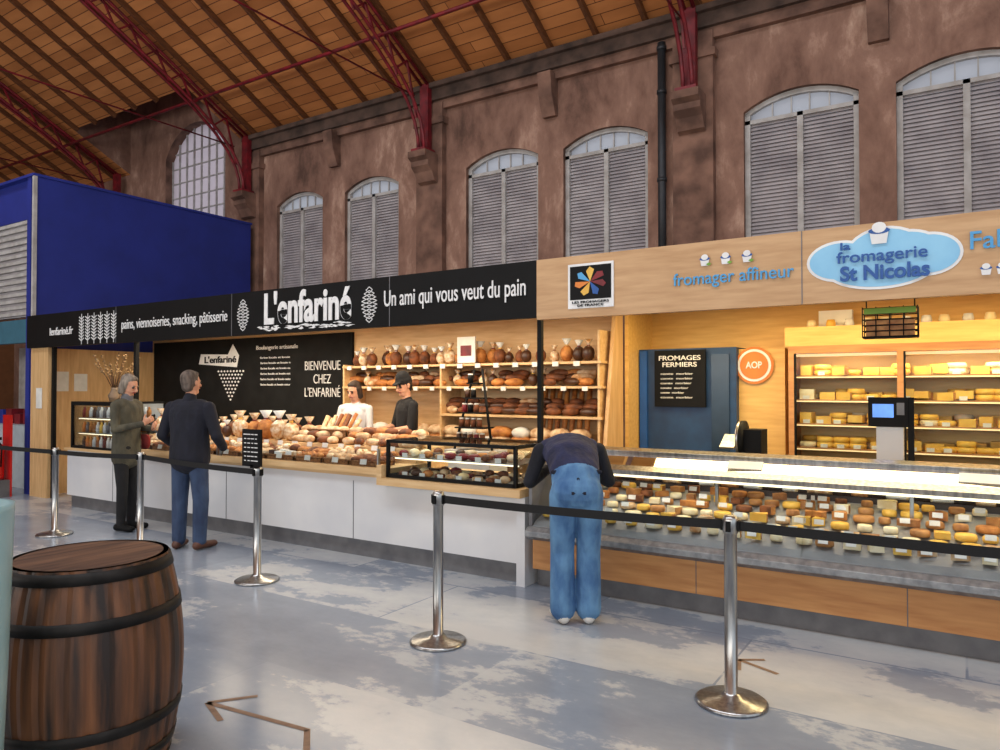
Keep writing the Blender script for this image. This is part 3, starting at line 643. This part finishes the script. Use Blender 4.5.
# ---------------------------------------------------------------- stanchions
def stanchion(x,y):
    b=MB(); b.lathe([(.001,0),(.178,0),(.18,.012),(.165,.022),(.06,.034),(.045,.05),(.032,.055),(.032,.86),(.038,.862),(.038,.93),(.03,.948),(.001,.95)],(x,y,0),STEEL,36)
    for a in range(4): t=a*math.pi/2; b.box(x+.036*math.cos(t)-.012,x+.036*math.cos(t)+.012,y+.036*math.sin(t)-.012,y+.036*math.sin(t)+.012,.872,.925,BLACK)
    return b.obj('queue_stanchion')
P=[(-11.5,4.05),(-8.36,4.03),(-7.05,4.22),(-4.95,3.98),(-2.80,3.64),(-1.01,3.75),(1.1,3.80)]
for p in P: stanchion(*p)
def belt(a,b_,sag=.01):
    b=MB(); n=10; vs=[]
    for i in range(n+1):
        t=i/n; x=a[0]+(b_[0]-a[0])*t; y=a[1]+(b_[1]-a[1])*t; z=.9-sag*4*t*(1-t); vs+=[(x,y-.001,z-.024),(x,y-.001,z+.024),(x,y+.001,z-.024),(x,y+.001,z+.024)]
    fs=[]
    for i in range(n): k=4*i; fs+=[(k,k+4,k+5,k+1),(k+2,k+3,k+7,k+6),(k+1,k+5,k+7,k+3),(k,k+2,k+6,k+4)]
    b.add(vs,fs,BELT); b.obj('barrier_belt')
for i,j in((0,1),(1,2),(2,3),(4,5),(5,6)): belt((P[i][0]+.045,P[i][1]),(P[j][0]-.045,P[j][1]))
b=MB(); x,y=-4.93,3.93
b.box(x-.12,x+.11,y-.03,y-.01,.955,1.26,BLACK); b.box(x-.105,x+.095,y-.034,y-.03,.97,1.245,CHALK); b.box(x-.02,x+.02,y-.03,y+.03,.94,.98,BLACK)
for k in range(7): 
    for j in range(4):
        w=U(.01,.022); xx=x-.075+.045*j; b.box(xx-w,xx+w,y-.036,y-.034,1.215-.036*k,1.222-.036*k,WTXT)
b.obj('small_chalkboard')
b=MB(); TP=M('brown_tape',C(140,112,90),.6,col2=C(120,94,74),scale=20)
def tape(a,c,w=.03): 
    a=Vector(a);c=Vector(c);d=(c-a).normalized(); s_=Vector((-d.y,d.x))*w/2
    b.add([(*(a+s_),.002),(*(a-s_),.002),(*(c-s_),.002),(*(c+s_),.002)],[(0,1,2,3)],TP)
tape((-3.25,2.31),(-2.59,2.38)); tape((-3.25,2.31),(-3.1,2.5)); tape((-3.25,2.31),(-3.02,2.22)); tape((-2.6,2.38),(-2.3,2.1))
tape((-1.13,4.36),(-.89,4.26)); tape((-1.13,4.36),(-1.0,4.44)); tape((-1.13,4.36),(-1.09,4.2))
b.obj('floor_tape_arrow')
b=MB()
b.box(-11.597,-11.594,5.55,5.77,1.55,1.85,PAPER); b.box(-11.597,-11.594,5.85,6.05,1.55,1.82,PAPER); b.box(-11.52,-11.35,5.272,5.276,1.3,1.6,PAPER); b.obj('wall_notices')
# ---------------------------------------------------------------- people
class Fig:
    def __init__(s): s.p=[]
    def P(s,a,b,ra,rb,lab,u=(1,0,0)):
        if not isinstance(ra,tuple): ra=(ra,ra)
        if not isinstance(rb,tuple): rb=(rb,rb)
        a=Vector(a);b=Vector(b);d=b-a
        if d.length<1e-4: b=a+Vector((0,0,.001)); d=b-a
        d.normalize(); u=Vector(u); u=(u-d*u.dot(d)); 
        if u.length<.05: u=Vector((0,1,0)); u=u-d*u.dot(d)
        u.normalize(); v=d.cross(u); s.p.append((a,b,ra,rb,u,v,d,lab))
    def hand(s,w,d,n,lab='skin',curl=.5,side=1,sc=1.0):
        w=Vector(w);d=Vector(d).normalized();n=Vector(n);n=(n-d*n.dot(d)).normalized();sd=d.cross(n)*side
        s.P(w,w+d*.078*sc,(.028*sc,.018*sc),(.038*sc,.014*sc),lab,sd)
        for off,L in((.028,.066),(.0095,.076),(-.0095,.07),(-.028,.054)):
            p=w+d*.08*sc+sd*off*sc; dd=(d+sd*off*2).normalized()
            for k,f in enumerate((.45,.32,.23)):
                ax=dd.cross(n).normalized(); dd=(Matrix.Rotation(curl*(.5+.5*k),3,ax)@dd).normalized(); q=p+dd*L*f*sc; s.P(p,q,.0088-.0008*k,.0082-.0008*k,lab); p=q
        p=w+d*.025*sc+sd*.028*sc; t=(d*.6+sd*.75+n*.35).normalized(); q=p+t*.036*sc; s.P(p,q,.012,.0105,lab); t=(t+d*.7+n*.3).normalized(); s.P(q,q+t*.032*sc,.0105,.009,lab)
    def head(s,c,yaw=0,pitch=0,hair='short',hc='hair',cap=None):
        R=Matrix.Rotation(yaw,3,'Z')@Matrix.Rotation(-pitch,3,'X'); c=Vector(c); X=R@Vector((1,0,0))
        def q(x,y,z): return c+R@Vector((x,y,z))
        s.P(q(0,-.012,.03),q(0,-.005,.045),(.074,.092),(.07,.085),'skin',X)
        s.P(q(0,.012,-.03),q(0,.0,.02),(.060,.070),(.070,.085),'skin',X)
        s.P(q(-.015,.045,-.082),q(.015,.045,-.082),.026,.026,'skin')
        s.P(q(0,.02,-.075),q(0,.02,-.04),(.048,.045),(.06,.06),'skin',X)
        s.P(q(0,.088,.012),q(0,.108,-.022),.009,.014,'skin')
        s.P(q(-.012,.098,-.026),q(.012,.098,-.026),.008,.008,'skin')
        for k in(-1,1):
            s.P(q(.076*k,-.002,-.018),q(.078*k,-.012,.02),(.008,.014),(.009,.018),'skin',X)
            s.P(q(.03*k,.076,.008),q(.034*k,.076,.008),.011,.010,'eye')
            s.P(q(.018*k,.084,.028),q(.044*k,.078,.028),.006,.005,hc)
        s.P(q(-.02,.083,-.05),q(.02,.083,-.05),.0075,.0075,'lip')
        if hair:
            s.P(q(0,-.03,.06),q(0,-.03,.03),(.078,.092),(.083,.086),hc,X)
            s.P(q(0,-.045,.0),q(0,-.05,-.035),(.078,.064),(.064,.05),hc,X)
            s.P(q(0,.03,.095),q(0,-.02,.1),(.058,.03),(.06,.035),hc,X)
            if hair=='bob':
                for k in(-1,1): s.P(q(.068*k,-.02,.04),q(.068*k,-.03,-.08),(.022,.045),(.02,.04),hc,X)
                s.P(q(0,-.07,.0),q(0,-.07,-.09),(.075,.035),(.06,.03),hc,X)
        if cap: 
            s.P(q(0,-.012,.075),q(0,-.012,.10),(.088,.104),(.078,.092),cap,X); s.P(q(0,.08,.062),q(0,.13,.052),(.06,.012),(.045,.008),cap,X)
    def build(s,name,loc,face,mats,vox=.0065,scale=1):
        vs=[];fs=[];seg=16
        for a,b,ra,rb,u,v,d,lab in s.p:
            o=len(vs); rings=[]
            for k in range(5):
                ph=math.pi/2*k/5; m=min(ra); rings.append((a-d*m*math.cos(ph),ra,math.sin(ph)))
            rings.append((a,ra,1)); rings.append((b,rb,1))
            for k in range(4,-1,-1):
                ph=math.pi/2*k/5; m=min(rb); rings.append((b+d*m*math.cos(ph),rb,math.sin(ph)))
            for c,r,f in rings:
                f=max(f,.02)
                for k in range(seg): t=2*math.pi*k/seg; vs.append(c+u*r[0]*f*math.cos(t)+v*r[1]*f*math.sin(t))
            n=len(rings)
            for i in range(n-1):
                for k in range(seg): fs.append((o+i*seg+k,o+i*seg+(k+1)%seg,o+(i+1)*seg+(k+1)%seg,o+(i+1)*seg+k))
            fs.append(tuple(range(o,o+seg))[::-1]); fs.append(tuple(range(o+(n-1)*seg,o+n*seg)))
        me=bpy.data.meshes.new('tmp'); me.from_pydata([tuple(p) for p in vs],[],fs); ob=bpy.data.objects.new('tmp',me); bpy.context.collection.objects.link(ob)
        r=ob.modifiers.new('r','REMESH'); r.mode='VOXEL'; r.voxel_size=vox; r.adaptivity=0
        sm=ob.modifiers.new('s','SMOOTH'); sm.iterations=2; sm.factor=.5
        dg=bpy.context.evaluated_depsgraph_get(); dg.update(); me2=bpy.data.meshes.new_from_object(ob.evaluated_get(dg)); bpy.data.objects.remove(ob)
        me2.name=name
        n=len(me2.polygons); cen=np.empty(n*3); me2.polygons.foreach_get('center',cen); cen=cen.reshape(-1,3)
        best=np.full(n,1e9); lab=np.zeros(n,int); names=[]
        for a,b,ra,rb,u,v,d,l in s.p:
            if l not in names: names.append(l)
            A=np.array(a);D=np.array(d);L=(b-a).length; w=cen-A; t=w@D; tc=np.clip(t,0,L); f=tc/max(L,1e-6)
            ru=ra[0]+(rb[0]-ra[0])*f; rv=ra[1]+(rb[1]-ra[1])*f; mr=np.minimum(ru,rv); du=w@np.array(u); dv=w@np.array(v); ax=(t-tc)
            dist=(np.sqrt((du/ru)**2+(dv/rv)**2+(ax/mr)**2)-1)*mr
            sel=dist<best; best[sel]=dist[sel]; lab[sel]=names.index(l)
        me2.materials.clear()
        for l in names: me2.materials.append(mats[l])
        me2.polygons.foreach_set('material_index',lab.astype(np.int32)); me2.polygons.foreach_set('use_smooth',[True]*n); me2.update()
        o=bpy.data.objects.new(name,me2); bpy.context.collection.objects.link(o); o.location=loc; o.rotation_euler=(0,0,math.atan2(face[1],face[0])-math.pi/2); o.scale=(scale,)*3
        return o
SKIN=M('skin',C(214,160,130),.55,col2=C(200,144,116),scale=20); EYE=M('eye_dark',C(50,40,36),.3); LIP=M('lips',C(170,96,88),.5)
def hairm(c,c2): return M('hair',c,.7,col2=c2,scale=30,stretch=(1,1,.3),bump=.4)
def cloth(n,c,c2): return M(n,c,.9,col2=c2,scale=9,stretch=(1,1,.5),bump=.8,bdist=.04)
def legs(F,lab,shoe,spread=.1,wide=0,hipz=.93,hy=0,bend=0,toe=.15):
    for k in(-1,1):
        a=(spread*k,0,.10); kn=(spread*k*1.02,.015+bend+hy*.4,.49); hp=(.09*k,hy,hipz-.02)
        F.P(hp,kn,.092+wide*.5,.064+wide,lab); F.P(kn,(a[0],a[1],.075+.02),.064+wide,.052+wide,lab)
        F.P((spread*k,-.045,.045),(spread*k*(1+toe*3),.16,.036),(.042,.042),(.045,.032),shoe)
    F.P((-.05,hy,hipz),(.05,hy,hipz),(.12,.12),(.12,.12),lab,(0,1,0))
def torso(F,lab,hz=.93,hem=.88,bulk=0):
    F.P((0,0,hem+.02),(0,0,1.12),(.178+bulk,.125+bulk),(.165+bulk,.115+bulk),lab)
    F.P((0,0,1.12),(0,.0,1.34),(.165+bulk,.115+bulk),(.185+bulk,.118+bulk),lab)
    F.P((-.12,0,1.40),(.12,0,1.40),.075+bulk*.5,.075+bulk*.5,lab)
    F.P((0,-.01,1.36),(0,-.005,1.46),(.14,.09),(.07,.06),lab)
def neck(F,c=(0,.0,1.46),h=(0,.015,1.56)): F.P(c,h,.052,.05,'skin')
def arm(F,k,el,wr,lab,r=.058,hand=None,curl=.5,skinarm=False,sh=None):
    sh=sh or (.185*k,0,1.405)
    F.P(sh,el,r,r*.82,lab); e=Vector(el);w=Vector(wr)
    if skinarm: F.P(el,wr,r*.72,.028,'skin')
    else: F.P(el,wr,r*.84,r*.66,lab)
    d=(w-e).normalized(); F.P(w,w+d*.02,.027,.025,'skin')
    hd=hand[0] if hand else d; n=hand[1] if hand else (-k,0,0)
    F.hand(w+d*.015,hd,n,curl=curl,side=(-k if not hand else hand[2]))
jeans=cloth('denim',C(60,78,108),C(42,56,84)); ljeans=cloth('light_denim',C(98,142,182),C(60,98,144)); navy=cloth('navy_cloth',C(26,28,42),C(17,19,30)); blackc=cloth('black_cloth',C(26,26,29),C(17,17,20))
# man with navy jacket
F=Fig(); legs(F,'pants','shoe',.115,.014); torso(F,'top',bulk=.032); neck(F); F.P((0,-.01,1.47),(0,0,1.50),.068,.062,'top')
sh=.205
arm(F,1,(.30,-.01,1.13),(.24,.20,1.0),'top',.068,sh=(sh,0,1.40),hand=((-.5,.85,0),(-.6,-.2,-.6),1),curl=.6)
arm(F,-1,(-.30,-.01,1.13),(-.24,.18,.98),'top',.068,sh=(-sh,0,1.40),hand=((.5,.85,0),(.6,-.2,-.6),-1),curl=.6)
F.head((0,.02,1.645),yaw=-.25,hair='short')
F.build('man_in_navy_jacket',(-6.5,4.4,0),(-.38,1),dict(pants=jeans,top=navy,skin=SKIN,eye=EYE,lip=LIP,shoe=M('brown_leather',C(90,54,38),.5),hair=hairm(C(112,98,88),C(66,56,50))))
# woman in olive jacket
F=Fig(); legs(F,'pants','shoe',.08,-.004); torso(F,'top',hem=.80,bulk=.008); neck(F); F.P((0,-.005,1.46),(0,.005,1.50),.066,.064,'scarf')
arm(F,1,(.225,.03,1.14),(.10,.27,1.20),'top',.052,hand=((-.5,.6,.5),(-.7,-.5,.4),1),curl=.7)
arm(F,-1,(-.225,.03,1.14),(-.09,.26,1.14),'top',.052,hand=((.5,.7,.3),(.6,-.4,.6),-1),curl=.8)
F.P((0,.335,1.235),(.01,.345,1.30),(.036,.006),(.036,.006),'phone')
F.P((-.21,-.07,.98),(-.21,.09,.98),(.05,.09),(.05,.09),'bag',(1,0,0)); F.P((-.19,-.02,1.1),(-.13,-.02,1.44),(.008,.015),(.008,.015),'bag')
F.head((0,.03,1.62),yaw=.0,pitch=.35,hair='bob')
F.build('woman_in_olive_jacket',(-7.97,4.6,0),(1,.40),dict(pants=blackc,top=cloth('olive_cloth',C(92,88,72),C(64,62,52)),skin=SKIN,eye=EYE,lip=LIP,scarf=cloth('grey_scarf',C(120,120,124),C(90,90,94)),phone=BLACK,bag=cloth('red_bag',C(150,40,34),C(100,24,24)),shoe=BLACK,hair=hairm(C(150,138,124),C(100,90,80))))
# bending shopper
F=Fig()
for k in(-1,1):
    F.P((.088*k,-.06,.87),(.09*k,.0,.49),.098,.082,'pants'); F.P((.09*k,.0,.49),(.088*k,-.01,.10),.082,.088,'pants')
    F.P((.085*k,-.045,.045),(.12*k,.15,.036),(.042,.042),(.045,.032),'shoe')
F.P((-.06,-.07,.90),(.06,-.07,.90),(.115,.125),(.115,.125),'pants',(0,1,0))
F.P((0,-.05,.93),(0,-.02,.99),(.165,.12),(.168,.12),'pants')
F.P((0,.02,1.02),(0,.16,1.10),(.172,.125),(.19,.13),'vest'); F.P((0,.16,1.10),(0,.32,1.15),(.19,.13),(.205,.125),'vest')
F.P((-.14,.34,1.15),(.14,.34,1.15),.085,.085,'vest'); F.P((0,.34,1.15),(0,.42,1.15),(.12,.085),(.065,.06),'vest')
F.P((0,.42,1.145),(0,.50,1.08),.052,.05,'skin')
F.P((-.165,-.06,1.03),(.165,-.06,1.03),(.012,.014),(.012,.014),'strap')
for k in(-1,1): F.P((.0,-.145,1.0),(.04*k,-.185,.90),(.010,.005),(.012,.005),'strap'); F.P((.16*k,-.02,1.02),(.02*k,-.11,1.02),(.012,.02),(.012,.02),'strap',(0,1,0))
arm(F,1,(.29,.34,.92),(.15,.49,.985),'sleeve',.060,sh=(.21,.32,1.14),hand=((-.3,.9,-.1),(0,0,-1),-1),curl=.3)
arm(F,-1,(-.29,.30,.92),(-.15,.49,.985),'sleeve',.060,sh=(-.21,.32,1.14),hand=((.3,.9,-.1),(0,0,-1),1),curl=.3)
F.head((0,.56,1.03),pitch=1.1,hair='bob')
F.build('bending_shopper',(-2.25,4.46,0),(-.68,1),dict(pants=ljeans,vest=cloth('navy_vest',C(44,48,80),C(28,32,58)),sleeve=cloth('dark_sleeve',C(24,26,36),C(16,18,26)),strap=cloth('apron_strap',C(24,26,48),C(18,20,34)),skin=SKIN,eye=EYE,lip=LIP,shoe=M('white_sneaker',C(226,222,214),.5),hair=hairm(C(60,44,36),C(36,26,22))))
# bakers
F=Fig(); legs(F,'pants','shoe'); torso(F,'top'); neck(F)
arm(F,1,(.23,.06,1.15),(.14,.3,1.12),'top',.054,hand=((-.3,.9,-.2),(0,0,-1),-1),curl=.5,skinarm=True)
arm(F,-1,(-.23,.06,1.15),(-.14,.3,1.12),'top',.054,hand=((.3,.9,-.2),(0,0,-1),1),curl=.5,skinarm=True)
F.head((0,.04,1.62),pitch=.3,yaw=.3,hair='short',cap='cap')
F.build('baker_in_black_shirt',(-5.36,6.38,0),(-.5,-1),dict(pants=blackc,top=blackc,skin=SKIN,eye=EYE,lip=LIP,shoe=BLACK,hair=hairm(C(50,36,28),C(30,22,18)),cap=blackc))
F=Fig(); legs(F,'pants','shoe'); torso(F,'top'); neck(F)
F.P((0,.125,.95),(0,.125,1.25),(.13,.01),(.10,.01),'apron')
arm(F,1,(.23,.06,1.15),(.14,.3,1.12),'top',.052,hand=((-.3,.9,-.2),(0,0,-1),-1),curl=.5,skinarm=True)
arm(F,-1,(-.23,.06,1.15),(-.14,.3,1.12),'top',.052,hand=((.3,.9,-.2),(0,0,-1),1),curl=.5,skinarm=True)
F.head((0,.04,1.62),pitch=.3,yaw=-.2,hair='bob')
F.build('baker_with_apron',(-6.2,6.42,0),(.3,-1),dict(pants=blackc,top=WHITE,apron=WHITE,skin=SKIN,eye=EYE,lip=LIP,shoe=BLACK,hair=hairm(C(60,44,34),C(40,28,22))),scale=.96)
# ---------------------------------------------------------------- lights, world, camera
w=bpy.data.worlds.new('w'); bpy.context.scene.world=w; w.use_nodes=True
bg=w.node_tree.nodes['Background']; bg.inputs[0].default_value=(.84,.92,1,1); bg.inputs[1].default_value=1.0
def area(name,loc,sx,sy,p,col,rot=(0,0,0)):
    l=bpy.data.lights.new(name,'AREA'); l.shape='RECTANGLE'; l.size=sx; l.size_y=sy; l.energy=p; l.color=col
    o=bpy.data.objects.new(name,l); bpy.context.collection.objects.link(o); o.location=loc; o.rotation_euler=rot
area('skylight_lamp',(-4,0,10.8),18,2.2,850,(.88,.94,1))
area('roof_uplight',(-6,-6,3.2),22,3.0,850,(1,.96,.9),(math.radians(122),0,0))  # added uplight for roof and wall, in place of daylight from the opposite side
area('bakery_ceiling_lamp',(-6.5,6.0,2.36),6.5,.5,95,(1,.84,.62))
area('bakery_front_lamp',(-6.5,5.45,2.3),6.5,.2,38,(1,.86,.66),(math.radians(15),0,0))
area('cheese_ceiling_lamp',(0,6.5,2.5),5.5,1.0,130,(1,.76,.38))
area('cheese_case_lamp',(.6,5.34,.89),6.5,.04,9,(1,.90,.74))
area('fridge_lamp',(1,7.43,1.89),4.6,.05,20,(1,.80,.44),(math.radians(25),0,0))
cam=bpy.data.cameras.new('camera'); co=bpy.data.objects.new('camera',cam); bpy.context.collection.objects.link(co)
co.location=(0,0,1.6); co.rotation_euler=(math.radians(91.03),0,math.radians(32.7)); cam.sensor_width=36; cam.lens=26; cam.clip_end=200
bpy.context.scene.camera=co
bpy.context.scene.view_settings.view_transform='Standard'
